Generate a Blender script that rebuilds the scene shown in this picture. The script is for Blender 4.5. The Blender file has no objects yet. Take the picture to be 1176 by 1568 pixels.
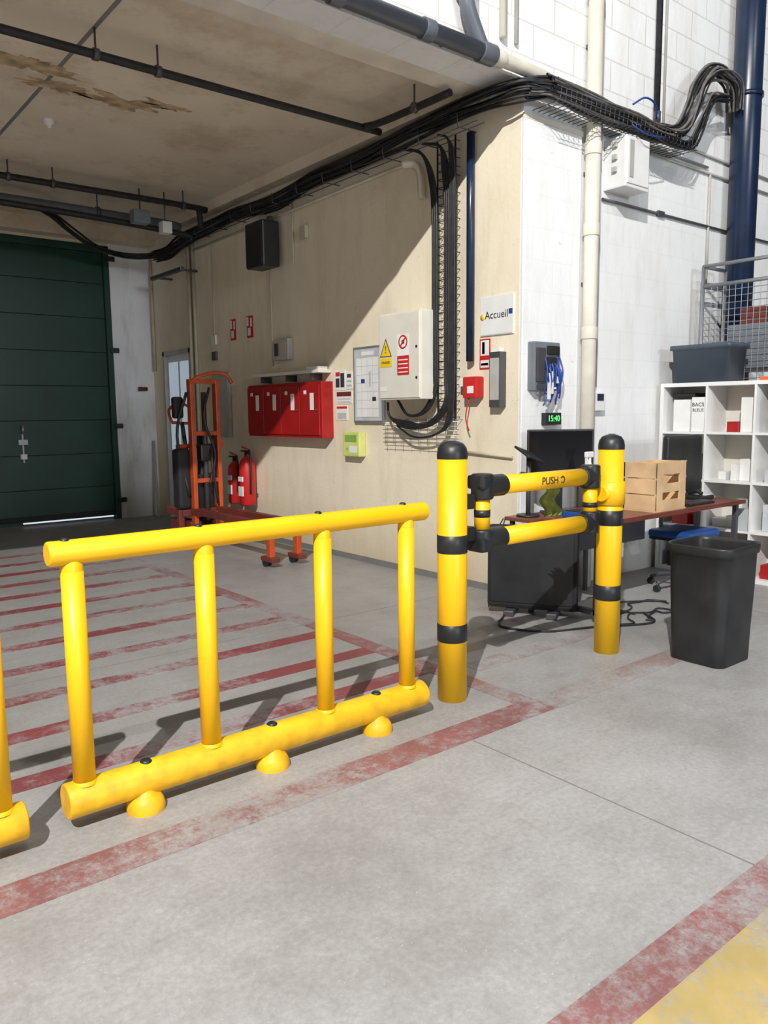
import bpy, bmesh, math, random
from mathutils import Vector, Matrix, noise
random.seed(4)
S=bpy.context.scene
# ---------------------------------------------------------------- materials
def new_mat(name):
    m=bpy.data.materials.new(name); m.use_nodes=True
    nt=m.node_tree; return m,nt,nt.nodes['Principled BSDF']
def mat(name,col,rough=.5,metal=0,var=.06,scale=6,bump=0,emit=None,es=1,coat=0):
    m,nt,p=new_mat(name)
    tc=nt.nodes.new('ShaderNodeTexCoord'); n=nt.nodes.new('ShaderNodeTexNoise')
    n.inputs['Scale'].default_value=scale; n.inputs['Detail'].default_value=5
    nt.links.new(tc.outputs['Object'],n.inputs['Vector'])
    r=nt.nodes.new('ShaderNodeValToRGB')
    r.color_ramp.elements[0].position=.3; r.color_ramp.elements[1].position=.7
    r.color_ramp.elements[0].color=tuple(max(0,c*(1-var*2)) for c in col)+(1,)
    r.color_ramp.elements[1].color=tuple(min(1,c*(1+var)) for c in col)+(1,)
    nt.links.new(n.outputs['Fac'],r.inputs['Fac']); nt.links.new(r.outputs['Color'],p.inputs['Base Color'])
    p.inputs['Roughness'].default_value=rough; p.inputs['Metallic'].default_value=metal
    if coat: p.inputs['Coat Weight'].default_value=coat
    if emit:
        p.inputs['Emission Color'].default_value=emit+(1,); p.inputs['Emission Strength'].default_value=es
    return m
def N(nt,t,**k):
    n=nt.nodes.new(t)
    for a,v in k.items(): setattr(n,a,v)
    return n
def noise_node(nt,vec,scale,detail=6,rough=.6):
    n=N(nt,'ShaderNodeTexNoise'); n.inputs['Scale'].default_value=scale; n.inputs['Detail'].default_value=detail; n.inputs['Roughness'].default_value=rough
    nt.links.new(vec,n.inputs['Vector']); return n.outputs['Fac']
def ramp(nt,fac,stops):
    r=N(nt,'ShaderNodeValToRGB'); e=r.color_ramp.elements
    e[0].position=stops[0][0]; e[0].color=stops[0][1]; e[1].position=stops[-1][0]; e[1].color=stops[-1][1]
    for pz,c in stops[1:-1]:
        x=e.new(pz); x.color=c
    nt.links.new(fac,r.inputs['Fac']); return r.outputs['Color']
def mix(nt,fac,a,b,mode='MIX'):
    m=N(nt,'ShaderNodeMix',data_type='RGBA',blend_type=mode)
    for s,v in ((0,fac),(6,a),(7,b)):
        if hasattr(v,'is_linked') : nt.links.new(v,m.inputs[s])
        else: m.inputs[s].default_value=v
    return m.outputs[2]
def g(v,a=1): return (v,v,v,a)
def concrete_nodes(nt,vec):
    base=ramp(nt,noise_node(nt,vec,.8,9,.72),[(.3,(.235,.228,.22,1)),(.5,(.33,.327,.325,1)),(.72,(.395,.395,.398,1))])
    fine=ramp(nt,noise_node(nt,vec,45,4,.7),[(.25,g(.76)),(.75,g(1.12))])
    c=mix(nt,1.0,base,fine,'MULTIPLY')
    sp=ramp(nt,noise_node(nt,vec,110,2,.5),[(.69,g(0)),(.76,g(.7))])
    c=mix(nt,sp,c,(.60,.60,.58,1))
    pt=ramp(nt,noise_node(nt,vec,14,6,.8),[(.62,g(0)),(.74,g(.6))])
    c=mix(nt,pt,c,(.17,.16,.15,1))
    bl=ramp(nt,noise_node(nt,vec,2.6,8,.75),[(.54,g(0)),(.70,g(.45))])
    c=mix(nt,bl,c,(.20,.19,.175,1))
    mp=N(nt,'ShaderNodeMapping'); mp.inputs['Scale'].default_value=(1.2,9,1); nt.links.new(vec,mp.inputs['Vector'])
    st=ramp(nt,noise_node(nt,mp.outputs['Vector'],1.5,6,.6),[(.54,g(0)),(.75,g(.35))])
    return mix(nt,st,c,(.22,.21,.20,1))
def concrete(name='concrete_floor'):
    m,nt,p=new_mat(name); tc=N(nt,'ShaderNodeTexCoord'); v=tc.outputs['Object']
    c=concrete_nodes(nt,v)
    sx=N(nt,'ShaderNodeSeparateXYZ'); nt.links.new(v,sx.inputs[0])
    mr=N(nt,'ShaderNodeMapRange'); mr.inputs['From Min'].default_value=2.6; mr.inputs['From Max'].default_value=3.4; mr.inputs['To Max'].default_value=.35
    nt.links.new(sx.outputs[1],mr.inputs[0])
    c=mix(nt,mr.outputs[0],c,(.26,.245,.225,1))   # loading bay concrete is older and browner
    nt.links.new(c,p.inputs['Base Color'])
    rr=ramp(nt,noise_node(nt,v,3,4),[(.3,g(.42)),(.7,g(.62))]); nt.links.new(rr,p.inputs['Roughness'])
    b=N(nt,'ShaderNodeBump'); b.inputs['Strength'].default_value=.15; b.inputs['Distance'].default_value=.004
    nt.links.new(noise_node(nt,v,60,5),b.inputs['Height']); nt.links.new(b.outputs['Normal'],p.inputs['Normal'])
    return m
def paint(name,col,wear=.5,sc=9,hi=.92,lo=.12):
    m,nt,p=new_mat(name); tc=N(nt,'ShaderNodeTexCoord'); v=tc.outputs['Object']
    cn=concrete_nodes(nt,v)
    w1=noise_node(nt,v,sc,12,.88); w2=noise_node(nt,v,.9,4,.5)
    av=N(nt,'ShaderNodeMath',operation='MULTIPLY_ADD'); nt.links.new(w2,av.inputs[0]); av.inputs[1].default_value=.6; nt.links.new(w1,av.inputs[2])
    f=ramp(nt,av.outputs[0],[(wear+.24,g(hi)),(wear+.38,g(lo))])
    dirt=ramp(nt,noise_node(nt,v,2.2,5),[(.3,tuple(c*.65 for c in col)+(1,)),(.7,tuple(col)+(1,))])
    nt.links.new(mix(nt,f,cn,dirt),p.inputs['Base Color']); p.inputs['Roughness'].default_value=.55
    return m
def wallmat(name,c1,c2,dirt,blocks=False,dirtamt=.35):
    m,nt,p=new_mat(name); tc=N(nt,'ShaderNodeTexCoord'); v=tc.outputs['Object']
    c=ramp(nt,noise_node(nt,v,.8,6),[(.3,c1+(1,)),(.7,c2+(1,))])
    mp=N(nt,'ShaderNodeMapping'); mp.inputs['Scale'].default_value=(3,3,.6); nt.links.new(v,mp.inputs['Vector'])
    st=ramp(nt,noise_node(nt,mp.outputs['Vector'],1.6,8,.7),[(.48,g(0)),(.8,g(dirtamt*1.2))])
    c=mix(nt,st,c,dirt+(1,))
    sp=ramp(nt,noise_node(nt,v,7,8,.8),[(.63,g(0)),(.70,g(.6))])
    c=mix(nt,sp,c,dirt+(1,))
    sx=N(nt,'ShaderNodeSeparateXYZ'); nt.links.new(v,sx.inputs[0])
    lo=N(nt,'ShaderNodeMapRange'); lo.inputs['From Min'].default_value=.0; lo.inputs['From Max'].default_value=.6; lo.inputs['To Min'].default_value=.6; lo.inputs['To Max'].default_value=0
    nt.links.new(sx.outputs[2],lo.inputs[0])
    c=mix(nt,lo.outputs[0],c,dirt+(1,))
    b=N(nt,'ShaderNodeBump'); b.inputs['Strength'].default_value=.3; b.inputs['Distance'].default_value=.01
    hgt=noise_node(nt,v,30,6)
    if blocks:
        cb=N(nt,'ShaderNodeCombineXYZ'); nt.links.new(sx.outputs[0],cb.inputs[0]); nt.links.new(sx.outputs[2],cb.inputs[1])
        br=N(nt,'ShaderNodeTexBrick'); nt.links.new(cb.outputs[0],br.inputs['Vector'])
        br.inputs['Scale'].default_value=1; br.inputs['Brick Width'].default_value=.5; br.inputs['Row Height'].default_value=.25; br.inputs['Mortar Size'].default_value=.008; br.inputs['Mortar Smooth'].default_value=.6
        up=N(nt,'ShaderNodeMapRange'); up.inputs['From Min'].default_value=3.9; up.inputs['From Max'].default_value=4.3; up.inputs['To Min'].default_value=.15
        nt.links.new(sx.outputs[2],up.inputs[0])
        mu=N(nt,'ShaderNodeMath',operation='MULTIPLY'); nt.links.new(br.outputs['Fac'],mu.inputs[0]); nt.links.new(up.outputs[0],mu.inputs[1])
        mu2=N(nt,'ShaderNodeMath',operation='MULTIPLY'); nt.links.new(mu.outputs[0],mu2.inputs[0]); mu2.inputs[1].default_value=.5
        c=mix(nt,mu2.outputs[0],c,dirt+(1,))
        su=N(nt,'ShaderNodeMath',operation='SUBTRACT'); nt.links.new(hgt,su.inputs[0]); nt.links.new(mu.outputs[0],su.inputs[1]); hgt=su.outputs[0]
    nt.links.new(hgt,b.inputs['Height']); nt.links.new(b.outputs['Normal'],p.inputs['Normal'])
    nt.links.new(c,p.inputs['Base Color']); p.inputs['Roughness'].default_value=.75
    return m
M={}
M['floor']=concrete()
M['red_line']=paint('worn_red_floor_paint',(.25,.065,.065),.49,9,.85,.10)
M['hatch']=paint('hatch_red_floor_paint',(.24,.04,.045),.52,7,.93,.12)
M['yel_line']=paint('worn_yellow_floor_paint',(.50,.37,.12),.50,6)
M['scuff']=paint('faded_red_floor_paint',(.24,.10,.08),.46,5,.6,.03)
M['joint']=mat('floor_joint',(.19,.185,.18),.8)
M['cream']=wallmat('cream_wall',(.74,.66,.49),(.84,.76,.60),(.42,.33,.21),False,.3)
M['white']=wallmat('white_block_wall',(.76,.77,.77),(.84,.85,.86),(.46,.41,.34),True,.30)
M['backw']=wallmat('back_white_wall',(.76,.77,.79),(.85,.86,.88),(.36,.32,.27),False,.5)
m,nt,p=new_mat('stained_ceiling'); tc=N(nt,'ShaderNodeTexCoord'); v=tc.outputs['Object']
c=ramp(nt,noise_node(nt,v,.7,6),[(.3,(.62,.55,.43,1)),(.7,(.78,.70,.56,1))])
st=ramp(nt,noise_node(nt,v,1.3,9,.75),[(.50,g(0)),(.70,g(.65))]); c=mix(nt,st,c,(.42,.29,.17,1))
nt.links.new(c,p.inputs['Base Color']); p.inputs['Roughness'].default_value=.85
b=N(nt,'ShaderNodeBump'); b.inputs['Strength'].default_value=.3; b.inputs['Distance'].default_value=.01; nt.links.new(noise_node(nt,v,12,6),b.inputs['Height']); nt.links.new(b.outputs['Normal'],p.inputs['Normal'])
M['ceil']=m
M['stain']=mat('peeling_ceiling_patch',(.52,.39,.24),.9,var=.25,scale=9)
M['beam']=mat('beam_plaster',(.74,.69,.58),.8,var=.1,scale=3)
M['yel']=mat('yellow_polymer',(.90,.50,.004),.42,var=.03,scale=3)
M['yel2']=mat('yellow_polymer_scuffed',(.84,.46,.012),.48,var=.12,scale=14)
M['blk']=mat('black_polymer',(.018,.019,.021),.42,var=.2)
M['blkm']=mat('black_matte',(.012,.012,.014),.7,var=.2)
M['blkg']=mat('black_gloss_screen',(.006,.006,.008),.12)
M['cable']=mat('black_cable',(.016,.016,.018),.5,var=.3,scale=20)
M['gcable']=mat('grey_cable',(.15,.14,.13),.6,var=.2,scale=20)
M['green']=mat('dark_green_door',(.004,.044,.027),.42,var=.12,scale=2)
M['gpvc']=mat('grey_pvc',(.11,.12,.145),.4)
M['wpvc']=mat('aged_white_pvc',(.66,.63,.54),.4,var=.06)
M['cond']=mat('conduit_grey',(.44,.43,.40),.5)
M['creamc']=mat('conduit_cream',(.54,.48,.36),.6)
M['cab']=mat('cabinet_beige',(.70,.68,.60),.4,var=.03)
M['wht']=mat('white_plastic',(.76,.76,.75),.4,var=.03)
M['pap']=mat('paper',(.78,.78,.76),.7,var=.03)
M['papg']=mat('paper_grey',(.50,.53,.55),.5,var=.08,scale=10)
M['ink']=mat('ink',(.03,.03,.035),.7)
M['red']=mat('red_enamel',(.36,.010,.010),.35,var=.08)
M['red2']=mat('bright_red',(.56,.020,.018),.4,var=.05)
M['rbr']=mat('red_brown_steel',(.15,.030,.02),.5,var=.15)
M['org']=mat('red_orange_paint',(.52,.075,.014),.4,var=.15)
M['blue']=mat('dark_blue_steel',(.006,.018,.052),.3,var=.15)
M['blue2']=mat('blue_plastic',(.012,.07,.28),.4)
M['bcab']=mat('blue_cable',(.015,.05,.28),.4)
M['grn']=mat('green_plastic',(.22,.42,.08),.5)
M['cloth']=mat('yellow_green_cloth',(.42,.48,.12),.9,var=.2,scale=20)
M['wood']=mat('pine_wood',(.66,.45,.25),.6,var=.12,scale=5)
M['desk']=mat('red_brown_laminate',(.20,.065,.045),.35,var=.08)
M['met']=mat('galvanised_steel',(.38,.39,.41),.35,metal=.7)
M['dmet']=mat('dark_steel',(.10,.10,.11),.45,metal=.5)
M['gbox']=mat('grey_device',(.17,.19,.22),.45)
M['tote']=mat('grey_blue_tote',(.06,.08,.11),.4)
M['wyel']=mat('warning_yellow',(.85,.58,.02),.5)
M['led']=mat('green_led',(.0,.2,.02),.5,emit=(.1,1,.15),es=2.0)
M['day_glow']=mat('daylight_glow_strip',(.8,.85,.9),.5,emit=(.8,.9,1),es=.7)  # solid strip given a glow in place of daylight under the door
M['bluew']=mat('glowing_door_pane',(.60,.73,.85),.15,emit=(.7,.85,1),es=.3)  # glow put into the panes to brighten the side doorway
M['cone']=mat('cone_orange',(.80,.14,.03),.5)
M['ybox']=mat('yellow_green_box',(.62,.66,.20),.5)
# ---------------------------------------------------------------- builder
class B:
    def __init__(s,name): s.name=name; s.bm=bmesh.new(); s.mats=[]
    def mi(s,k):
        if k not in s.mats: s.mats.append(k)
        return s.mats.index(k)
    def merge(s,t,k,smooth=None):
        i=s.mi(k)
        for f in t.faces:
            f.material_index=i
            if smooth is not None: f.smooth=smooth
        me=bpy.data.meshes.new('t'); t.to_mesh(me); t.free(); s.bm.from_mesh(me); bpy.data.meshes.remove(me)
    def box(s,lo,hi,k,bev=0,rot=None,pivot=None):
        t=bmesh.new(); c=[(a+b)/2 for a,b in zip(lo,hi)]; d=[abs(b-a) for a,b in zip(lo,hi)]
        bmesh.ops.create_cube(t,size=1,matrix=Matrix.Translation(c)@Matrix.Diagonal(d+[1]))
        if bev: bmesh.ops.bevel(t,geom=t.edges[:],offset=min(bev,min(d)*.45),segments=2,affect='EDGES',profile=.6)
        if rot is not None:
            pv=Vector(pivot if pivot else c); bmesh.ops.transform(t,matrix=Matrix.Translation(pv)@rot.to_4x4()@Matrix.Translation(-pv),verts=t.verts)
        s.merge(t,k,False)
    def cyl(s,p0,p1,r,k,r2=None,seg=28,bev=0):
        p0=Vector(p0);p1=Vector(p1);d=p1-p0; t=bmesh.new()
        q=d.to_track_quat('Z','Y').to_matrix().to_4x4()
        bmesh.ops.create_cone(t,cap_ends=True,segments=seg,radius1=r,radius2=r if r2 is None else r2,depth=d.length,matrix=Matrix.Translation((p0+p1)/2)@q)
        if bev:
            es=[e for e in t.edges if any(len(f.verts)>4 for f in e.link_faces)]
            bmesh.ops.bevel(t,geom=es,offset=bev,segments=3,affect='EDGES',profile=.5)
        for f in t.faces: f.smooth=len(f.verts)==4
        s.merge(t,k)
    def lathe(s,prof,origin,k,seg=32,axis=(0,0,1)):
        t=bmesh.new(); q=Vector(axis).to_track_quat('Z','Y').to_matrix(); o=Vector(origin); rings=[]
        for r,z in prof:
            if r<1e-5: rings.append([t.verts.new(o+q@Vector((0,0,z)))])
            else: rings.append([t.verts.new(o+q@Vector((r*math.cos(2*math.pi*i/seg),r*math.sin(2*math.pi*i/seg),z))) for i in range(seg)])
        for a,b_ in zip(rings,rings[1:]):
            for i in range(seg):
                j=(i+1)%seg
                if len(a)==1 and len(b_)==1: continue
                if len(a)==1: t.faces.new((a[0],b_[i],b_[j]))
                elif len(b_)==1: t.faces.new((a[i],a[j],b_[0]))
                else: t.faces.new((a[i],a[j],b_[j],b_[i]))
        bmesh.ops.recalc_face_normals(t,faces=t.faces)
        s.merge(t,k,True)
    def tube(s,pts,r,k,seg=8,res=6,smooth=True,caps=True):
        P=[Vector(p) for p in pts]
        if smooth and len(P)>2:
            Q=[]; E=[2*P[0]-P[1]]+P+[2*P[-1]-P[-2]]
            for i in range(1,len(E)-2):
                for j in range(res):
                    u=j/res;a,b_,c,d=E[i-1],E[i],E[i+1],E[i+2]
                    Q.append(.5*((2*b_)+(c-a)*u+(2*a-5*b_+4*c-d)*u*u+(3*b_-a-3*c+d)*u**3))
            Q.append(P[-1]); P=Q
        t=bmesh.new(); rings=[]; up=None
        for i,p_ in enumerate(P):
            d=(P[min(i+1,len(P)-1)]-P[max(i-1,0)]).normalized()
            if up is None:
                up=Vector((0,0,1)) if abs(d.z)<.9 else Vector((1,0,0))
            x=up.cross(d).normalized(); up=d.cross(x).normalized()
            rings.append([t.verts.new(p_+(x*math.cos(2*math.pi*j/seg)+up*math.sin(2*math.pi*j/seg))*r) for j in range(seg)])
        for a,b_ in zip(rings,rings[1:]):
            for j in range(seg):
                f=t.faces.new((a[j],a[(j+1)%seg],b_[(j+1)%seg],b_[j])); f.smooth=True
        if caps:
            t.faces.new(rings[0][::-1]); t.faces.new(rings[-1])
        bmesh.ops.recalc_face_normals(t,faces=t.faces)
        s.merge(t,k)
    def poly(s,pts,k,th=None):
        t=bmesh.new(); f=t.faces.new([t.verts.new(p) for p in pts])
        if th:
            r=bmesh.ops.extrude_face_region(t,geom=[f]); vs=[v for v in r['geom'] if isinstance(v,bmesh.types.BMVert)]
            bmesh.ops.translate(t,vec=th,verts=vs); bmesh.ops.recalc_face_normals(t,faces=t.faces)
        s.merge(t,k,False)
    def text(s,body,loc,size,k,face='-X'):
        cu=bpy.data.curves.new('t','FONT'); cu.body=body; cu.size=size; cu.align_x='CENTER'; cu.align_y='CENTER'; cu.extrude=.0006
        ob=bpy.data.objects.new('t',cu); bpy.context.collection.objects.link(ob)
        bpy.context.view_layer.update(); dg=bpy.context.evaluated_depsgraph_get(); me=bpy.data.meshes.new_from_object(ob.evaluated_get(dg))
        ax={'-X':((0,-1,0),(0,0,1),(-1,0,0)),'-Y':((1,0,0),(0,0,1),(0,-1,0))}[face]
        mm=Matrix((ax[0],ax[1],ax[2])).transposed().to_4x4(); me.transform(Matrix.Translation(loc)@mm)
        t=bmesh.new(); t.from_mesh(me); bpy.data.meshes.remove(me); bpy.data.objects.remove(ob)
        s.merge(t,k,False)
    def done(s):
        me=bpy.data.meshes.new(s.name); s.bm.to_mesh(me); s.bm.free()
        for k in s.mats: me.materials.append(M[k])
        o=bpy.data.objects.new(s.name,me); bpy.context.collection.objects.link(o); return o
XW=4.89; YF=4.29; YB=11.6; ZC=4.2
def wb(b,y1,y2,z1,z2,d0,d1,k,bev=0): b.box((XW-d1,min(y1,y2),z1),(XW-d0,max(y1,y2),z2),k,bev)
# ---------------------------------------------------------------- room shell
b=B('floor'); b.box((-14,-24,-.2),(18,12.6,0),'floor'); b.done()
b=B('trim_1')
for lo,hi in [((2.545,-10,0),(2.552,2.5,.0012)),((-14,-1.9,0),(18,-1.892,.0012)),((5.9,-10,0),(5.908,2.9,.0012)),((-2,7.6,0),(4.88,7.61,.0015)),((-2,4.75,0),(4.88,4.756,.0012))]: b.box(lo,hi,'joint')
b.done()
b=B('wall_cream'); b.box((XW,YF+.02,0),(XW+.3,10.28,ZC),'cream'); b.box((XW,11.22,0),(XW+.3,YB,ZC),'cream'); b.box((XW,10.28,2.46),(XW+.3,11.22,ZC),'cream'); b.done()
b=B('wall_front'); b.box((XW+.002,YF,0),(18,YF+.3,10.6),'white'); b.box((-14,YF,4.07),(XW,YF+.3,10.6),'white'); b.box((-14,YF,0),(-5,YF+.3,4.07),'white'); b.done()
b=B('wall_back'); b.box((-5,YB,0),(.9,YB+.3,ZC),'backw'); b.box((4.27,YB,0),(XW+.3,YB+.3,ZC),'backw'); b.box((.9,YB,3.93),(4.27,YB+.3,ZC),'cream'); b.done()
b=B('wall_left'); b.box((-5.3,YF+.3,0),(-5,YB,ZC),'backw'); b.done()
b=B('ceiling'); b.box((-5.3,YF+.3,ZC),(XW+.3,YB+.3,ZC+.2),'ceil')
b.box((-5,YF+.3,4.08),(XW,YF+.52,ZC),'beam')
b.box((-5,YB-.25,4.0),(XW,YB,ZC),'ceil'); b.box((XW-.14,YF+.5,4.08),(XW,YB,ZC),'ceil'); b.done()
b=B('trim_2')   # ceiling panel seams
b.box((2.09,4.9,ZC-.004),(2.12,11.3,ZC),'joint'); b.box((-3,8.6,ZC-.004),(2.1,8.62,ZC),'joint'); b.box((1.5,4.9,ZC-.003),(1.51,11.3,ZC),'stain'); b.done()
b=B('trim_3')   # corner pilaster
b.box((XW-.005,YF-.02,0),(5.60,YF,3.80),'white',.006); b.box((XW-.005,YF-.02,3.80),(5.62,YF,3.84),'beam'); b.done()
b=B('baseboard_cream'); b.box((XW-.004,YF+.02,0),(XW,10.2,.06),'joint'); b.done()
b=B('peeling_ceiling_patch')
for cx,cy,w in [(2.75,6.9,.38),(3.05,6.75,.22),(1.9,6.6,.4),(2.2,6.9,.3)]:
    pts=[]
    for i in range(70):
        a=i/70*2*math.pi; r=w*(.6+.5*noise.noise(Vector((math.cos(a)*1.5+cx*7,math.sin(a)*1.5+cy,0)))+.4*noise.noise(Vector((math.cos(a)*6+cx,math.sin(a)*6,3))))
        pts.append((cx+r*1.3*math.cos(a),cy+r*.5*math.sin(a),ZC-.005))
    b.poly(pts,'stain',Vector((0,0,.004)))
b.done()
# ---------------------------------------------------------------- floor markings
Z=.003
def quad(b,x1,y1,x2,y2,k,z=Z): b.box((x1,y1,0),(x2,y2,z),k)
b=B('red_floor_line'); quad(b,-14,2.51,3.18,2.69,'red_line'); quad(b,3.05,2.69,3.18,8.2,'red_line',.0032); b.done()
b=B('red_floor_hatching')
y=3.42
while y<9.5: quad(b,-3,y-.068,3.05,y+.068,'hatch'); y+=.53
b.done()
b=B('red_floor_line'); quad(b,-14,1.02,3.4,1.16,'red_line'); b.done()
b=B('yellow_floor_line'); quad(b,-14,.70,3.4,1.02,'yel_line'); b.done()
b=B('red_floor_line'); quad(b,3.3,3.18,4.5,3.34,'scuff'); quad(b,3.18,2.5,4.6,2.68,'scuff'); quad(b,4.3,3.34,4.44,4.25,'scuff',.0032); b.done()
# ---------------------------------------------------------------- guard rails
def guardrail(x0,x1,posts,feet,Y=2.915,xt=None):
    b=B('pipe_guardrail'); zr=.113; rr=.068; zt=1.055; rt=.046
    b.cyl((x0,Y,zr),(x1,Y,zr),rr,'yel2',seg=40,bev=.008)
    b.cyl((x0-.01,Y,zt),(x1+.02 if xt is None else xt,Y,zt),rt,'yel',seg=36,bev=.008)
    for x in posts:
        b.cyl((x,Y,zr+.02),(x,Y,.985),.041,'yel',seg=32)
        b.lathe([(.041,0),(.040,.02),(.032,.045),(.02,.06)],(x,Y,.985),'yel')
        b.lathe([(.048,0),(.046,.008),(.0415,.014)],(x,Y,zr+rr-.012),'yel')
        b.lathe([(.017,0),(.017,.006),(.010,.012),(0,.013)],(x-.02,Y,zt+rt-.004),'blk',16)
    for x in feet:
        b.lathe([(.074,0),(.075,.018),(.070,.04),(.058,.058),(.04,.07),(.03,.09)],(x,Y-.03,0),'yel2')
        b.lathe([(.024,0),(.024,.006),(.016,.013),(0,.014)],(x+.02,Y,zr+rr-.005),'blk',18)
    b.done()
guardrail(.805,2.59,[.88,1.405,1.99,2.49],[1.10,1.68,2.27])
guardrail(-1.25,.655,[-1.18,-.62,-.03,.575],[-.9,-.35,.28],2.88,.60)
# ---------------------------------------------------------------- bollards and gate
def bollard(x,y,bands,name='bollard',sleeve=False):
    b=B(name); r=.079
    b.cyl((x,y,0),(x,y,1.31),r,'yel',seg=44)
    b.lathe([(r+.002,0),(r+.002,.025),(r-.004,.055),(r*.75,.078),(r*.4,.09),(0,.094)],(x,y,1.305),'blk',44)
    for z in bands: b.lathe([(r,-.048),(r+.0025,-.046),(r+.0025,.046),(r,.048)],(x,y,z),'blk',44)
    b.lathe([(.024,0),(.02,.004),(0,.005)],(x,y,1.398),'gbox',16)
    if sleeve:
        b.lathe([(r,-.075),(r+.012,-.07),(r+.012,.07),(r,.075)],(x,y,1.03),'yel',44)
        b.cyl((x-.115,y-.01,1.03),(x,y-.01,1.03),.045,'yel')
    else:
        for z in (1.075,.90): b.box((x+.06,y-.035,z-.045),(x+.14,y+.035,z+.035),'blk',.008)
    b.done()
bollard(2.86,2.97,[.855,.375])
bollard(4.20,2.93,[.875,.395],sleeve=True)
b=B('swing_gate'); Y=2.95
for z in (1.145,.855):
    b.cyl((3.18,Y,z),(3.97,Y,z),.052,'yel',seg=36)
    b.cyl((3.06,Y,z),(3.225,Y,z),.060,'blk',seg=32,bev=.006)
    b.cyl((3.925,Y,z),(4.03,Y,z),.060,'blk',seg=32,bev=.006)
b.cyl((3.065,Y,.795),(3.065,Y,.915),.062,'blk',bev=.014); b.cyl((3.065,Y,1.075),(3.065,Y,1.215),.062,'blk',bev=.014)
b.box((3.003,Y-.062,.79),(3.08,Y+.06,.87),'blk',.02); b.box((3.003,Y-.062,1.13),(3.08,Y+.06,1.21),'blk',.02)
b.cyl((3.065,Y,.9),(3.065,Y,1.09),.043,'yel'); b.cyl((3.065,Y,.98),(3.065,Y,1.02),.045,'blk')
b.cyl((4.02,Y,.79),(4.02,Y,.93),.060,'blk',bev=.012); b.cyl((4.02,Y,1.07),(4.02,Y,1.215),.060,'blk',bev=.012)
b.cyl((4.02,Y,.9),(4.02,Y,1.09),.044,'yel'); b.cyl((4.02,Y,.955),(4.02,Y,.985),.048,'blk')
b.text('PUSH',(3.57,Y-.0545,1.147),.062,'ink','-Y'); b.tube([(3.665,Y-.054,1.16),(3.685,Y-.054,1.168),(3.70,Y-.054,1.150),(3.69,Y-.054,1.132),(3.672,Y-.054,1.132)],.003,'ink',6); b.done()
# ---------------------------------------------------------------- dock door
b=B('door_1'); nz=8
for i in range(nz):
    z0=.02+i*(3.90/nz); z1=z0+3.90/nz-.006
    b.box((.9,YB+.06,z0),(4.27,YB+.12,z1),'green',.004)
    b.box((.9,YB+.08,z0),(4.27,YB+.11,z1+.02),'blkm')
b.box((4.20,YB-.012,0),(4.28,YB+.12,3.95),'green'); b.box((.9,YB-.012,3.86),(4.28,YB+.1,3.96),'green')
for z in (.25,1.35,2.45,3.75): b.box((4.24,YB-.05,z),(4.36,YB-.012,z+.07),'blk',.01)
b.box((2.9,YB+.0,1.15),(3.02,YB+.06,1.22),'met'); b.box((2.95,YB+.02,.9),(2.97,YB+.06,1.35),'met'); b.box((2.92,YB,.95),(3.0,YB+.06,1.02),'wht'); b.cyl((2.96,YB-.02,1.3),(2.96,YB-.02,1.42),.015,'met')
b.box((.95,YB+.04,.06),(4.20,YB+.06,.14),'blkm'); b.box((2.9,YB+.05,.035),(4.18,YB+.07,.055),'day_glow'); b.done()
b=B('door_2')
for lo,hi in [((XW-.02,10.28,0),(XW+.1,10.34,2.46)),((XW-.02,11.16,0),(XW+.1,11.22,2.46)),((XW-.02,10.28,2.40),(XW+.1,11.22,2.46))]: b.box(lo,hi,'cond')
b.box((XW+.03,10.34,.02),(XW+.07,11.16,2.40),'wht'); b.box((XW+.02,10.42,1.0),(XW+.031,10.72,2.3),'bluew'); b.box((XW+.02,10.80,1.0),(XW+.031,11.1,2.3),'bluew'); b.box((XW+.02,10.42,.15),(XW+.03,11.08,.85),'pap')
b.box((XW-.02,10.42,1.0),(XW+.03,10.46,1.15),'dmet',.005); b.done()
b=B('door_bumper'); b.cyl((4.62,YB-.05,1.93),(4.75,YB-.05,1.93),.03,'rbr'); b.cyl((4.68,YB-.05,1.93),(4.68,YB,1.93),.02,'rbr'); b.done()
b=B('leaning_rod'); b.cyl((4.76,YB-.25,0),(4.82,YB-.03,1.15),.022,'cond'); b.done()
# ---------------------------------------------------------------- ceiling pipework
def pipe(name,pts,r,k,clamps=(),res=6,seg=14,smooth=True,up=None):
    b=B(name); b.tube(pts,r,k,seg,res,smooth)
    for c in clamps:
        b.cyl((c[0],c[1],c[2]-r*1.3),(c[0],c[1],ZC if up is None else up),.008,'dmet',seg=8)
        b.cyl((c[0]-.02,c[1],c[2]),(c[0]+.02,c[1],c[2]),r*1.35,'dmet',seg=16)
    return b.done()
pipe('black_sprinkler_pipe',[(-4.9,5.72,4.02),(0,5.72,4.02),(4.25,5.72,4.02),(4.42,5.68,4.02),(4.47,5.5,4.02),(4.49,5.1,4.02),(4.5,4.7,4.02)],.03,'cable',[(-.5,5.72,4.02),(2.1,5.72,4.02),(2.55,5.72,4.02),(4.48,5.1,4.02)])
pipe('black_sprinkler_pipe',[(-4.9,9.1,4.03),(2,9.1,4.03),(4.4,9.1,4.03),(4.5,9.1,3.98),(4.52,9.1,3.8)],.034,'cable',[(2.35,9.1,4.03),(2.8,9.1,4.03),(4.3,9.1,4.03)])
pipe('grey_supply_pipe',[(-4.9,9.75,3.97),(2,9.75,3.97),(4.2,9.75,3.95),(4.55,9.75,3.93)],.05,'gpvc',[(3.5,9.75,3.96)])
pipe('grey_supply_pipe',[(-4.9,9.5,3.86),(2,9.5,3.86),(4.3,9.5,3.80),(4.6,9.5,3.74)],.035,'cable')
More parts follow.
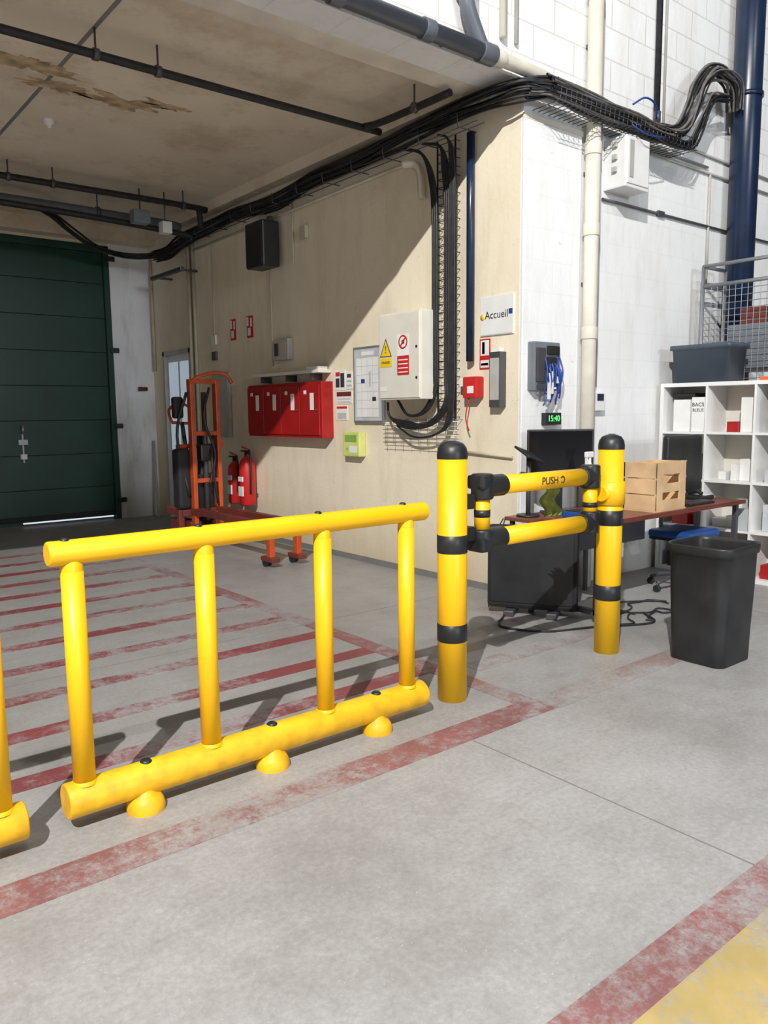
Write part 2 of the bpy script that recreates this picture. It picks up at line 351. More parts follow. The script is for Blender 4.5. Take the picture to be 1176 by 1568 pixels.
b=B('junction_box'); b.box((3.75,9.25,3.80),(3.95,9.40,3.95),'gbox',.01); b.box((4.1,9.25,3.72),(4.22,9.38,3.86),'wht',.01); b.cyl((3.85,9.32,3.95),(3.85,9.32,ZC),.008,'dmet'); b.cyl((4.15,9.3,3.85),(4.15,9.3,ZC),.008,'dmet'); b.done()
b=B('smoke_detector'); b.lathe([(.05,0),(.05,-.02),(.035,-.045),(.02,-.05),(.018,-.07),(0,-.072)],(2.37,7.7,ZC),'wht'); b.done()
# ---------------------------------------------------------------- cable bundle
def strands(b,path,n,rad,r,ks,amp=.5,seg=5,res=4,fl=1.0):
    P=[Vector(p) for p in path]
    for i in range(n):
        a=random.random()*6.28; q=rad*math.sqrt(random.random()); pts=[]; sd=random.random()*50
        for j,p_ in enumerate(P):
            d=(P[min(j+1,len(P)-1)]-P[max(j-1,0)]).normalized()
            upv=Vector((0,0,1)) if abs(d.z)<.85 else Vector((0,1,0))
            x=d.cross(upv).normalized(); u=x.cross(d)
            aa=a+amp*2*noise.noise(Vector((sd,j*.7,0))); qq=q*(1+amp*noise.noise(Vector((sd+9,j*.9,3))))
            pts.append(p_+x*qq*math.cos(aa)*fl+u*qq*math.sin(aa))
        b.tube(pts,r*random.uniform(.7,1.3),random.choice(ks),seg,res,caps=False)
KC=['cable','cable','cable','gcable']
b=B('cable_bundle')
path=[(4.62,10.75,3.72),(4.72,10.5,3.76),(4.76,10.1,3.85),(4.78,9.3,3.90),(4.78,8.6,3.92),(4.78,7.8,3.88),(4.78,7.0,3.93),(4.78,6.2,3.94),(4.78,5.6,3.97),(4.76,5.0,3.99),(4.73,4.55,3.97),(4.77,4.22,3.96),(4.98,4.12,3.98)]
strands(b,path,32,.075,.009,KC)
strands(b,[(1.2,9.95,4.02),(2.4,9.95,4.02),(2.95,10.1,4.0),(3.4,10.45,3.86),(3.85,10.8,3.76),(4.35,10.95,3.74),(4.68,10.6,3.76),(4.78,9.8,3.85)],9,.05,.012,['cable'])
for i in range(12):
    y=4.8+i*.48; b.tube([(XW,y,3.83),(4.68,y,3.83),(4.67,y,3.93)],.005,'dmet',4,1,False)
for xx in (4.70,4.78): b.tube([(xx,4.6,3.83),(xx,10.2,3.80)],.005,'dmet',4,1,False)
b.done()
b=B('cable_bundle')
strands(b,[(4.80,4.17,3.97),(5.0,4.11,3.99),(5.4,4.12,3.98),(5.8,4.12,3.96),(6.2,4.12,3.97),(6.65,4.10,4.0)],22,.07,.010,KC)
loop=[(4.95,4.10,4.0),(5.5,4.09,3.99),(6.0,4.09,3.97),(6.4,4.09,3.95),(6.72,4.07,4.01),(6.92,4.07,4.24),(7.05,4.07,4.48),(7.25,4.07,4.65),(7.5,4.08,4.68),(7.70,4.09,4.62),(7.80,4.14,4.45)]
strands(b,loop,20,.08,.011,['cable','cable','gcable'])
strands(b,[(6.3,4.08,3.93),(6.6,4.07,3.90),(6.9,4.07,3.94),(7.05,4.07,4.12),(7.15,4.07,4.30),(7.3,4.08,4.44),(7.6,4.1,4.50)],8,.05,.010,['cable','gcable'])
for i in range(32):
    x=5.0+i*.062; b.tube([(x,YF,3.88),(x,4.02,3.88),(x,4.01,3.97)],.0035,'dmet',4,1,False)
for z,yy in [(3.88,4.02),(3.88,4.15),(3.92,4.01),(3.97,4.01)]: b.tube([(4.95,yy,z),(6.95,yy,z)],.0035,'dmet',4,1,False)
b.tube([(5.95,4.03,4.06),(6.05,3.98,4.12),(6.2,3.98,4.10),(6.3,4.03,4.02)],.008,'bcab'); b.tube([(5.95,4.03,3.9),(6.1,3.98,3.84),(6.4,4.0,3.88)],.006,'bcab')
b.done()
b=B('cable_ladder')
for y in (4.98,5.20): b.tube([(XW-.06,y,1.45),(XW-.06,y,3.85)],.008,'cable',6,1,False)
for i in range(34): b.tube([(XW-.003,4.98,1.5+i*.07),(XW-.06,4.98,1.5+i*.07),(XW-.06,5.20,1.5+i*.07),(XW-.003,5.20,1.5+i*.07)],.004,'dmet',4,1,False)
for j in range(4):
    y=5.0+j*.022
    b.tube([(4.74,5.3,3.84),(4.78,5.12,3.78),(4.79,y+.03,3.6),(4.79,y,3.3),(4.79,y,2.6),(4.79,y+.0,1.9),(4.78,y,1.62),(4.77,5.2+j*.03,1.44),(4.77,5.55,1.40+j*.02),(4.77,5.8,1.50),(4.78,5.85,1.64)],.012,'cable',8,6)
for j in range(3):
    y=5.17+j*.024
    b.tube([(4.75,5.55,3.86),(4.79,5.36,3.78),(4.79,y+.04,3.55),(4.79,y,3.2),(4.79,y,2.4),(4.79,y,1.8),(4.78,y+.12,1.56),(4.78,5.55,1.52),(4.78,5.7,1.66)],.013,'cable',8,6)
for j in range(5):
    y=4.93+j*.014; b.tube([(4.74,5.1,3.86),(4.75,4.99,3.8),(4.77,y,3.6),(4.78,y+.01,2.8),(4.77,y,2.0),(4.77,y+.03,1.5),(4.76,5.15,1.35),(4.76,5.45,1.32),(4.77,5.7,1.42)],.010,'cable',6,5)
for k in range(6):
    z=1.26+k*.04; b.tube([(4.80,4.92,z),(4.80,5.95,z)],.0035,'met',4,1,False)
for k in range(9):
    y=4.95+k*.12; b.tube([(4.80,y,1.24),(4.80,y,1.48),(XW-.003,y,1.48)],.0035,'met',4,1,False)
b.done()
pipe('black_drop_pipe',[(XW-.05,4.81,1.97),(XW-.05,4.81,3.2),(XW-.05,4.81,3.82)],.034,'blue',smooth=False)
b=B('pipe_stub'); b.tube([(4.72,5.55,3.72),(4.80,5.48,3.72),(4.82,5.42,3.64),(4.83,5.40,3.42)],.035,'creamc',12); b.done()
# ---------------------------------------------------------------- cream wall items
b=B('electrical_cabinet'); b.box((4.64,5.21,1.66),(XW-.002,5.80,2.44),'cab',.01); b.box((4.63,5.225,1.675),(4.645,5.785,2.425),'cab',.006)
b.cyl((4.625,5.26,2.12),(4.64,5.26,2.12),.012,'blkm'); b.cyl((4.625,5.26,1.85),(4.64,5.26,1.85),.012,'blkm')
x=4.628
b.poly([(x,5.60,2.05),(x,5.77,2.05),(x,5.685,2.22)],'ink'); b.poly([(x-.001,5.615,2.058),(x-.001,5.755,2.058),(x-.001,5.685,2.20)],'wyel'); b.text('!',(x-.002,5.685,2.115),.10,'ink')
b.box((x-.001,5.60,1.96),(x,5.77,2.04),'wyel'); b.text('DANGER',(x-.003,5.685,2.0),.03,'ink')
b.box((x-.001,5.36,1.99),(x,5.52,2.24),'pap')
b.lathe([(.062,0),(.062,.002),(.047,.002),(.047,0)],(x,5.44,2.17),'red2',28,(-1,0,0)); b.box((x-.003,5.432,2.115),(x-.002,5.448,2.225),'red2',rot=Matrix.Rotation(math.radians(45),3,'X')); b.cyl((x-.001,5.44,2.17),(x-.002,5.44,2.17),.02,'ink')
b.box((x-.002,5.36,1.88),(x,5.52,2.05),'red2')
for i in range(4): b.box((x-.003,5.375,1.90+i*.036),(x-.002,5.505,1.91+i*.036),'pap')
b.box((x-.001,5.68,1.74),(x,5.77,1.78),'pap'); b.done()
b=B('black_speaker'); wb(b,7.80,8.18,3.18,3.68,.06,.28,'blk',.02); wb(b,7.9,8.05,3.3,3.5,.002,.07,'dmet'); wb(b,7.95,8.0,3.66,3.76,.05,.1,'dmet'); wb(b,7.82,8.16,3.20,3.66,.28,.29,'blkm'); b.done()
b=B('red_locker_cabinet'); wb(b,6.9,8.46,1.28,1.88,.002,.15,'red',.008)
for i in range(4):
    y0=6.93+i*.385; wb(b,y0,y0+.37,1.31,1.85,.15,.165,'red',.006); wb(b,y0+.10,y0+.17,1.58,1.76,.165,.168,'pap'); wb(b,y0+.24,y0+.29,1.75,1.79,.165,.168,'pap'); b.cyl((4.71,y0+.05,1.58),(4.725,y0+.05,1.58),.012,'dmet')
b.done()
b=B('shelf_board'); wb(b,6.93,8.30,1.97,2.005,.002,.17,'cab',.005); wb(b,6.97,7.2,2.005,2.04,.02,.14,'pap')
for y in (7.1,7.6,8.15): wb(b,y,y+.02,1.90,1.97,.002,.14,'dmet')
b.done()
b=B('notice_board'); wb(b,6.02,6.50,1.44,2.20,0,.03,'met',.006); wb(b,6.045,6.475,1.465,2.175,.03,.034,'papg')
wb(b,6.08,6.44,1.50,2.09,.034,.036,'pap')
for i in range(5): wb(b,6.08+i*.09-.001,6.08+i*.09+.003,1.50,2.09,.036,.037,'papg')
for j in range(8): wb(b,6.08,6.44,1.50+j*.084,1.504+j*.084,.036,.037,'papg')
wb(b,6.2,6.23,1.8,1.95,.036,.038,'papg'); wb(b,6.15,6.35,2.11,2.15,.036,.037,'pap'); wb(b,6.12,6.18,1.66,1.7,.037,.038,'ink'); wb(b,6.3,6.36,1.84,1.88,.037,.038,'bcab'); b.done()
def notice(name,y1,y2,z1,z2,bg,bars):
    b=B(name); wb(b,y1,y2,z1,z2,0,.006,bg); w=y2-y1;h=z2-z1
    for (a,c,e,f,k) in bars: wb(b,y2-a*w,y2-c*w,z1+e*h,z1+f*h,.006,.008,k)
    b.done()
notice('safety_notice',6.67,6.86,1.78,1.99,'pap',[(.1,.45,.15,.6,'ink'),(.55,.9,.15,.85,'ink'),(.1,.5,.7,.9,'red2')])
notice('safety_notice',6.55,6.66,1.79,1.97,'pap',[(.1,.9,.15,.25,'papg'),(.1,.9,.4,.5,'papg'),(.2,.8,.65,.85,'ink')])
notice('safety_notice',6.56,6.84,1.64,1.77,'pap',[(.05,.95,.6,.95,'rbr'),(.1,.9,.1,.2,'papg'),(.1,.9,.35,.42,'papg')])
notice('safety_notice',6.64,6.84,1.47,1.62,'pap',[(.05,.95,.8,.95,'red2'),(.1,.9,.1,.5,'papg')])
b=B('first_aid_box'); wb(b,6.34,6.62,1.10,1.35,.002,.09,'ybox',.012); wb(b,6.38,6.58,1.25,1.32,.09,.093,'grn'); wb(b,6.38,6.50,1.14,1.21,.09,.093,'pap'); b.text('+',(XW-.095,6.54,1.175),.08,'grn'); b.done()
b=B('reception_sign'); wb(b,4.36,4.73,2.17,2.49,0,.012,'wht',.003); b.text('Accueil',(XW-.014,4.545,2.335),.088,'ink'); b.lathe([(.025,0),(.025,.003),(0,.003)],(XW-.012,4.70,2.325),'wyel',16,(-1,0,0))
wb(b,4.37,4.41,2.33,2.37,.012,.015,'blue2'); wb(b,4.37,4.72,2.172,2.182,.012,.014,'papg'); b.done()
notice('extinguisher_sign',4.62,4.74,1.90,2.15,'red2',[(.1,.9,.45,.95,'pap'),(.25,.5,.5,.9,'red2'),(.1,.9,.05,.3,'pap'),(.15,.85,.12,.2,'red2')])
b=B('fire_call_point'); wb(b,4.69,4.85,1.66,1.84,.002,.10,'red2',.012); wb(b,4.72,4.79,1.70,1.76,.10,.105,'pap'); b.box((4.80,4.85,1.76),(4.86,4.90,1.83),'pap',.003); b.tube([(4.82,4.80,1.66),(4.80,4.82,1.5),(4.82,4.80,1.38)],.006,'red2'); b.done()
b=B('document_holder'); wb(b,4.44,4.56,1.58,2.03,.002,.08,'dmet',.006); wb(b,4.455,4.545,1.60,2.06,.02,.07,'pap'); wb(b,4.45,4.55,1.64,1.98,.08,.082,'cond'); b.done()
for ya,yb in ((8.98,9.12),(8.55,8.70)):
    notice('extinguisher_sign',ya,yb,2.47,2.73,'red2',[(.15,.6,.1,.45,'pap'),(.6,.85,.5,.9,'pap'),(0,.3,.55,.95,'pap')])
b=B('grey_panel'); wb(b,9.15,9.62,1.25,2.08,.002,.04,'cond',.006); wb(b,9.18,9.59,1.28,2.05,.04,.046,'cond'); b.done()
b=B('meter_box'); wb(b,7.66,7.98,2.15,2.39,.002,.08,'cond',.01); wb(b,7.70,7.82,2.2,2.34,.08,.084,'creamc'); wb(b,7.86,7.94,2.2,2.34,.08,.084,'dmet'); b.done()
b=B('light_switch'); wb(b,9.5,9.62,2.45,2.57,.002,.03,'wht',.005); wb(b,9.5,9.62,2.25,2.36,.002,.03,'dmet',.005); wb(b,9.55,9.565,2.57,3.7,.002,.012,'creamc'); b.done()
b=B('conduit_pipes')
for y,z0,z1,r in [(10.2,0,3.9,.03),(10.08,0,3.9,.022),(7.6,3.2,3.85,.012),(11.5,2.2,3.9,.02),(8.1,2.1,3.2,.01)]: b.cyl((XW-r,y,z0),(XW-r,y,z1),r,'creamc',seg=10)
for z in (4.04,3.78): b.tube([(XW-.02,10.3,z-.05),(XW-.02,5.7,z)],.014,'creamc',8,1,False)
b.tube([(XW-.02,4.97,1.20),(XW-.02,4.35,1.17)],.012,'creamc',8,1,False)
wb(b,7.3,7.42,3.42,3.55,.002,.05,'creamc',.006)
b.done()
b=B('steel_bracket_arm'); b.box((4.60,9.9,3.42),(4.66,10.9,3.47),'dmet',.01); b.cyl((4.63,10.0,3.45),(XW-.003,10.0,3.45),.015,'dmet'); b.cyl((4.63,10.8,3.45),(XW-.003,10.8,3.45),.015,'dmet'); b.done()
for yy,rr,h in ((8.58,.10,.62),(8.90,.085,.54)):
    b=B('fire_extinguisher'); z=.42; X=XW-.13
    b.lathe([(0,0),(rr*.85,0),(rr,.02),(rr,h*.8),(rr*.8,h*.9),(rr*.35,h*.97),(rr*.3,h)],(X,yy,z),'red2')
    b.lathe([(rr*.3,0),(rr*.32,.03),(.012,.05)],(X,yy,z+h),'blk',16)
    b.box((X-.02,yy-.02,z+h+.04),(X+.02,yy+.12,z+h+.06),'blk',.005); b.box((X-.015,yy-.02,z+h+.08),(X+.015,yy+.11,z+h+.095),'red2',.004,Matrix.Rotation(.2,3,'X'))
    b.tube([(X,yy-.02,z+h+.03),(X-.03,yy-.12,z+h+.06),(X-.03,yy-.14,z+h-.1),(X-.02,yy-.11,z+.15)],.013,'blk',8)
    b.box((X-rr-.003,yy-.05,z+.12),(X-rr+.015,yy+.05,z+.24),'pap'); b.box((X-rr-.003,yy-.05,z+.3),(X-rr+.015,yy+.05,z+.36),'pap'); b.box((X,yy-.03,z+.1),(XW-.003,yy+.03,z+.14),'dmet'); b.done()
# ---------------------------------------------------------------- pallet stacker
b=B('pallet_stacker'); X=4.17;YS=8.50
for dx in (-.16,.16):
    b.box((X+dx-.025,YS-.05,.12),(X+dx+.025,YS+.05,1.95),'org',.008)
    b.box((X+dx-.045,YS-1.75,.385),(X+dx+.045,YS,.455),'rbr',.008)
    b.box((X+dx-.03,YS-1.74,.10),(X+dx+.03,YS-1.66,.40),'org',.01)
    b.box((X+dx-.05,YS-1.80,.06),(X+dx+.05,YS-1.58,.11),'rbr',.01)
    b.cyl((X+dx-.03,YS-1.62,.045),(X+dx+.03,YS-1.62,.045),.045,'blk')
    b.box((X+dx-.07,YS-.02,.05),(X+dx+.07,YS+.55,.30),'rbr',.01); b.cyl((X+dx-.03,YS+.45,.07),(X+dx+.03,YS+.45,.07),.07,'blk')
for z in (.35,.75,1.3,1.90): b.box((X-.16,YS-.04,z),(X+.16,YS+.04,z+.05),'org',.006)
b.cyl((X,YS,.3),(X,YS,1.8),.03,'dmet'); b.cyl((X,YS+.1,.3),(X,YS+.1,1.3),.05,'blk'); b.box((X-.09,YS-.07,1.0),(X+.09,YS+.05,1.2),'blk',.02)
b.box((X-.13,YS+.05,.35),(X+.13,YS+.3,.85),'blk',.03); b.box((X-.3,YS+.12,1.15),(X+.3,YS+.16,1.2),'org',.01)
b.tube([(X,YS+.15,.6),(X-.03,YS+.4,1.0),(X-.05,YS+.5,1.45)],.025,'blk'); b.tube([(X-.18,YS+.5,1.45),(X-.2,YS+.52,1.6),(X-.05,YS+.54,1.68),(X+.1,YS+.52,1.6),(X+.08,YS+.5,1.45),(X-.18,YS+.5,1.45)],.018,'org')
b.tube([(X-.18,YS-.03,1.90),(X-.1,YS-.08,1.97),(X+.1,YS-.10,2.02),(X+.24,YS-.12,2.0),(X+.30,YS-.14,1.90)],.022,'org')
b.tube([(X+.1,YS,1.3),(X+.02,YS-.12,1.0),(X+.1,YS-.08,.5)],.014,'blk'); b.tube([(X-.2,YS+.02,1.8),(X-.30,YS+.1,1.3),(X-.22,YS,.6)],.018,'blk'); b.tube([(X+.05,YS-.05,1.85),(X-.05,YS-.1,1.5),(X+.08,YS-.08,1.1),(X,YS-.08,.7)],.016,'blk')
b.box((X-.34,YS+.02,.45),(X-.18,YS+.2,1.15),'blkm',.04); b.box((X-.32,YS+.1,1.5),(X-.2,YS+.2,1.75),'blkm',.03); b.box((X-.3,YS+.02,.36),(X+.22,YS+.5,.44),'rbr',.01); b.box((X-.34,YS+.05,.05),(X-.27,YS+.12,.44),'rbr',.01); b.done()
# ---------------------------------------------------------------- front wall pipework
b=B('grey_drain_pipe'); y=4.19; r=.060; z=4.10
b.cyl((-14,y,z),(4.42,y,z),r,'gpvc')
for x in (-3,-.5,1.5,3.0,3.75): b.cyl((x,y,z),(x+.09,y,z),r+.01,'gpvc',bev=.003)
b.cyl((4.30,y,z),(4.44,y,z),r+.012,'gpvc',bev=.004)
b.tube([(4.34,y,z),(4.26,y,z+.12),(4.18,y,z+.26),(4.16,y,z+.40)],.055,'gpvc',16); b.cyl((4.16,y,z+.36),(4.16,y,z+.50),r+.012,'gpvc',bev=.004); b.cyl((4.16,y,z+.4),(4.16,y,9.4),.052,'gpvc')
for x in (-1,1,2.6,4.0): b.box((x,y,z-.02),(x+.02,YF-.002,z+.02),'dmet')
b.done()
b=B('white_drain_pipe'); b.tube([(4.445,y,z),(4.75,y,z),(5.0,y+.005,z-.005),(5.15,y+.03,z-.01),(5.25,YF-.06,z-.01)],.05,'wpvc',20); b.cyl((4.445,y,z),(4.54,y,z),.06,'wpvc',bev=.003); b.done()
b=B('white_downpipe'); X=5.67;Yp=4.21;r=.062
b.cyl((X,Yp,0),(X,Yp,4.95),r,'wpvc'); b.tube([(X,Yp,4.95),(X-.01,Yp,5.03),(X-.07,Yp,5.13),(X-.13,Yp,5.22),(X-.14,Yp,5.35)],r,'wpvc',20); b.cyl((X-.14,Yp,5.3),(X-.14,Yp,9.4),r,'wpvc')
for z in (2.15,3.0,3.65,4.85,5.3):
    xx=X if z<5.1 else X-.14; b.cyl((xx,Yp,z),(xx,Yp,z+.10),r+.009,'wpvc',bev=.003)
for z in (1.3,2.6,3.5,4.5): b.box((X-.02,Yp,z),(X+.02,YF-.002,z+.03),'dmet')
b.done()
b=B('conduit_pipes')
def vc(x,z0,z1,r,k): b.cyl((x,YF-r-.002,z0),(x,YF-r-.002,z1),r,k,seg=12)
vc(5.86,1.75,5.0,.014,'cond'); vc(6.66,4.15,9.4,.028,'cable'); vc(6.80,4.1,9.4,.012,'cond'); vc(4.62,4.3,9.4,.028,'wpvc'); vc(4.78,4.3,9.4,.016,'cond'); vc(5.82,5.0,9.4,.014,'cable')
vc(7.65,2.8,3.85,.014,'cond')
for z0,z1,xa,xb,k in [(3.35,3.36,5.9,9.5,'dmet'),(3.91,3.91,6.4,7.6,'cond'),(3.86,3.86,6.6,9.5,'cond'),(4.03,4.0,7.0,9.5,'cond')]:
    b.tube([(xa,YF-.018,z0),(xb,YF-.018,z1)],.012,k,8,1,False)
b.box((6.75,YF-.03,3.33),(6.85,YF-.002,3.38),'dmet',.005); b.cyl((6.66,YF-.035,4.13),(6.66,YF-.035,4.22),.033,'dmet'); b.done()
b=B('white_electrical_box'); b.box((5.93,4.07,3.42),(6.28,YF-.002,3.84),'wht',.012); b.box((5.95,4.06,3.45),(6.26,4.072,3.82),'wht',.006); b.box((5.97,4.055,3.5),(6.03,4.062,3.8),'cond')
for z in (3.55,3.65,3.75): b.box((5.93-.03,4.15,z),(5.935,4.19,z+.04),'cond')
b.done()
b=B('blue_steel_column'); b.cyl((8.02,4.12,0),(8.02,4.12,9.4),.135,'blue',seg=36)
for z in (2.4,4.6): b.cyl((8.02,4.12,z),(8.02,4.12,z+.04),.15,'blue',seg=36)
b.box((7.85,3.95,0),(8.19,YF-.002,.03),'blue'); b.done()
b=B('key_rack'); y=YF-.022; b.box((4.95,y-.07,1.71),(5.27,y,2.10),'gbox',.008); b.box((4.97,y-.09,1.78),(5.07,y-.06,2.05),'dmet',.005); b.box((5.09,y-.10,1.88),(5.20,y-.06,1.98),'blkm',.01); b.box((5.10,y-.09,2.0),(5.25,y-.06,2.07),'blkm',.01); b.box((4.98,y-.095,1.72),(5.24,y-.06,1.76),'dmet',.005)
for i in range(12):
    x0=5.07+i*.016; b.tube([(x0,y-.08,2.0-random.random()*.1),(x0+.03*random.uniform(-1,1),y-.12,1.85),(x0+.05*random.uniform(-1,1),y-.1,1.7),(x0-.05+random.random()*.1,y-.08,1.55+random.random()*.15)],.007,'bcab',6)
for i in range(5): b.box((5.08+i*.035,y-.12,1.62+random.random()*.2),(5.10+i*.035,y-.10,1.69+random.random()*.2),'wht')
b.done()
b=B('digital_clock'); b.box((5.13,y-.05,1.43),(5.33,y,1.53),'blk',.006); b.text('15:40',(5.23,y-.052,1.48),.07,'led','-Y'); b.done()
b=B('thermostat'); b.box((5.82,YF-.05,1.54),(5.97,YF-.002,1.70),'wht',.008); b.box((5.85,YF-.055,1.63),(5.94,YF-.05,1.69),'blue'); b.box((5.75,YF-.04,1.68),(5.81,YF-.002,1.73),'blue2'); b.done()
# ---------------------------------------------------------------- desk zone
b=B('desk'); b.box((4.62,3.34,.72),(6.79,3.82,.75),'desk',.006); b.box((4.62,3.335,.718),(6.79,3.342,.752),'rbr')
for x in (4.72,6.72):
    for yy in (3.40,3.76): b.box((x,yy-.02,0),(x+.04,yy+.02,.72),'dmet',.003)
    b.box((x,3.4,.05),(x+.04,3.76,.09),'dmet')
b.box((4.74,3.76,.45),(5.9,3.78,.70),'dmet'); b.done()
b=B('side_table'); b.box((4.55,3.86,.70),(5.58,4.14,.73),'desk',.006)
for x in (4.58,5.52):
    for yy in (3.88,4.08): b.box((x,yy,0),(x+.03,yy+.03,.70),'dmet')
b.done()
rz=Matrix.Rotation(math.radians(-58.5),3,'Z')
b=B('black_equipment_case'); cx,cy=4.54,3.84
b.box((cx-.34,cy-.05,.05),(cx+.34,cy+.05,.69),'blkm',.03,rz,(cx,cy,.4)); b.box((cx-.31,cy-.057,.10),(cx+.31,cy-.048,.66),'blk',.004,rz,(cx,cy,.4)); b.box((cx-.2,cy-.12,0),(cx-.12,cy+.12,.05),'dmet',.01,rz,(cx,cy,.4)); b.box((cx+.12,cy-.12,0),(cx+.2,cy+.12,.05),'dmet',.01,rz,(cx,cy,.4)); b.done()
rm=Matrix.Rotation(math.radians(-38),3,'Z'); c=(5.02,3.98,0)
b=B('computer_monitor'); b.box((4.755,3.965,.97),(5.285,3.995,1.40),'blk',.008,rm,c); b.box((4.77,3.962,.99),(5.27,3.967,1.385),'blkg',0,rm,c); b.box((4.99,3.99,.74),(5.05,4.02,1.15),'blk',.01,rm,c); b.box((4.88,3.90,.731),(5.16,4.06,.745),'blk',.01,rm,c); b.box((5.0,3.960,.974),(5.04,3.966,.984),'met',0,rm,c); b.done()
b=B('tablet_stand'); b.box((4.58,4.0,1.13),(4.80,4.02,1.30),'blk',.008,Matrix.Rotation(math.radians(-62),3,'X')@Matrix.Rotation(.3,3,'Z'),(4.68,4.01,1.21)); b.cyl((4.69,4.02,.73),(4.69,4.02,1.20),.018,'dmet'); b.cyl((4.69,4.02,.73),(4.69,4.02,.745),.09,'blk'); b.done()
b=B('wooden_crate'); x0,x1,y0,y1,z0,z1=5.42,5.86,3.37,3.66,.751,1.14; t=.014
for i in range(3):
    za=z0+.012+i*.127; zb=za+.118
    b.box((x0,y0,za),(x0+t,y1,zb),'wood',.002); b.box((x1-t,y0,za),(x1,y1,zb),'wood',.002); b.box((x0,y1-t,za),(x1,y1,zb),'wood',.002)
b.box((x0,y0,z0),(x1,y1,z0+.012),'wood')
b.box((x0,y0,z0+.012),(x0+.10,y0+t,z1),'wood',.002); b.box((x1-.10,y0,z0+.012),(x1,y0+t,z1),'wood',.002)
b.box((x0+.1,y0,z0+.012),(x1-.1,y0+t,z0+.09),'wood',.002); b.box((x0+.1,y0,z0+.15),(x1-.1,y0+t,z0+.22),'wood',.002); b.box((x0+.1,y0,z0+.29),(x1-.1,y0+t,z1),'wood',.002)
for px_ in (x0+.02,x1-.04): b.box((px_,y0+t,z0),(px_+.02,y0+t+.02,z1),'wood')
b.done()
b=B('spray_bottle'); b.lathe([(0,0),(.035,0),(.037,.02),(.037,.30),(.02,.38),(.013,.41),(.013,.44)],(4.97,3.66,.75),'wht'); b.box((4.92,3.645,1.19),(5.005,3.675,1.235),'wht',.008); b.box((4.925,3.65,1.13),(4.94,3.67,1.19),'wht',.003); b.done()
b=B('blue_parts_tray'); b.box((4.70,3.5,.75),(4.88,3.7,.80),'blue2',.01); b.box((4.72,3.52,.80),(4.86,3.68,.805),'blkm'); b.done()
b=B('cleaning_cloth'); t=bmesh.new(); n=14; vv=[]
for i in range(n):
    for j in range(n):
        u=i/(n-1)-.5; w=j/(n-1)
        vv.append(t.verts.new((3.79+u*(.15-.05*w)+.02*math.sin(w*9),3.07-.02*math.sin(u*20)-.015*math.cos(w*7)+ .10*max(0,w-.8)*3,.905+w*.20)))
for i in range(n-1):
    for j in range(n-1): t.faces.new((vv[i*n+j],vv[(i+1)*n+j],vv[(i+1)*n+j+1],vv[i*n+j+1]))
bmesh.ops.solidify(t,geom=t.faces[:],thickness=.004); b.merge(t,'cloth',True); b.done()
b=B('computer_keyboard'); b.box((5.98,3.40,.751),(6.38,3.54,.77),'blk',.006)
for i in range(14):
    for j in range(4): b.box((5.995+i*.027,3.41+j*.031,.77),(6.017+i*.027,3.435+j*.031,.776),'dmet')
b.done()
b=B('telephone'); b.box((6.45,3.55,.751),(6.65,3.73,.79),'blk',.015); b.tube([(6.47,3.57,.81),(6.47,3.63,.83),(6.47,3.70,.81)],.018,'blk'); b.box((6.52,3.57,.79),(6.63,3.67,.795),'pap'); b.done()
b=B('office_chair'); cx,cy=6.20,3.58
b.box((cx-.23,cy-.22,.46),(cx+.23,cy+.20,.53),'blue2',.03); b.box((cx-.22,cy-.21,.44),(cx+.22,cy+.19,.47),'blk',.01)
t=bmesh.new(); bx=cx+.31; bmesh.ops.create_cube(t,size=1,matrix=Matrix.Translation((bx,cy+.27,1.06))@Matrix.Diagonal((.60,.07,.52,1))); bmesh.ops.bevel(t,geom=t.edges[:],offset=.034,segments=4,affect='EDGES',profile=.6)
for v_ in t.verts:
    dx=(v_.co.x-bx)/.27; v_.co.y-=.05*dx*dx
    if v_.co.z>1.22: v_.co.x=bx+(v_.co.x-bx)*.94
b.merge(t,'blk',True)
b.tube([(cx,cy+.1,.45),(cx+.08,cy+.26,.5),(cx+.2,cy+.31,.85)],.02,'dmet'); b.cyl((cx,cy,.12),(cx,cy,.45),.028,'dmet')
for i in range(5):
    a=i*1.2566+.4; e=(cx+.28*math.cos(a),cy+.28*math.sin(a)); b.tube([(cx,cy,.13),(cx+.15*math.cos(a),cy+.15*math.sin(a),.11),(e[0],e[1],.075)],.018,'dmet'); b.cyl((e[0]-.015,e[1],.03),(e[0]+.015,e[1],.03),.03,'blk',seg=16); b.cyl((e[0],e[1],.05),(e[0],e[1],.08),.01,'dmet',seg=8)
b.done()
b=B('waste_bin')
def rsq(w,d,r,z,cx,cy,n=7):
    o=[]
    for sx,sy,a0 in ((1,1,0),(-1,1,90),(-1,-1,180),(1,-1,270)):
        for i in range(n):
            a=math.radians(a0+90*i/(n-1)); o.append((cx+sx*(w/2-r)+r*math.cos(a),cy+sy*(d/2-r)+r*math.sin(a),z))
    return o
def loft(b,rings,k,cap0=True):
    t=bmesh.new(); R=[[t.verts.new(p_) for p_ in r_] for r_ in rings]; n=len(R[0])
    for a,c_ in zip(R,R[1:]):
        for i in range(n): t.faces.new((a[i],a[(i+1)%n],c_[(i+1)%n],c_[i]))
    if cap0: t.faces.new(R[0]); t.faces.new(R[-1])
    bmesh.ops.recalc_face_normals(t,faces=t.faces)
    for f in t.faces: f.smooth=len(f.verts)==4
    b.merge(t,k)
cx,cy=4.57,2.43
prof=[(.36,.34,.06,0),(.375,.355,.06,.01),(.385,.365,.065,.2),(.405,.385,.07,.45),(.42,.40,.08,.675),(.445,.425,.09,.68),(.45,.43,.09,.725),(.445,.425,.09,.735),(.42,.40,.08,.732),(.41,.39,.07,.71),(.38,.36,.07,.4),(.35,.33,.05,.03)]
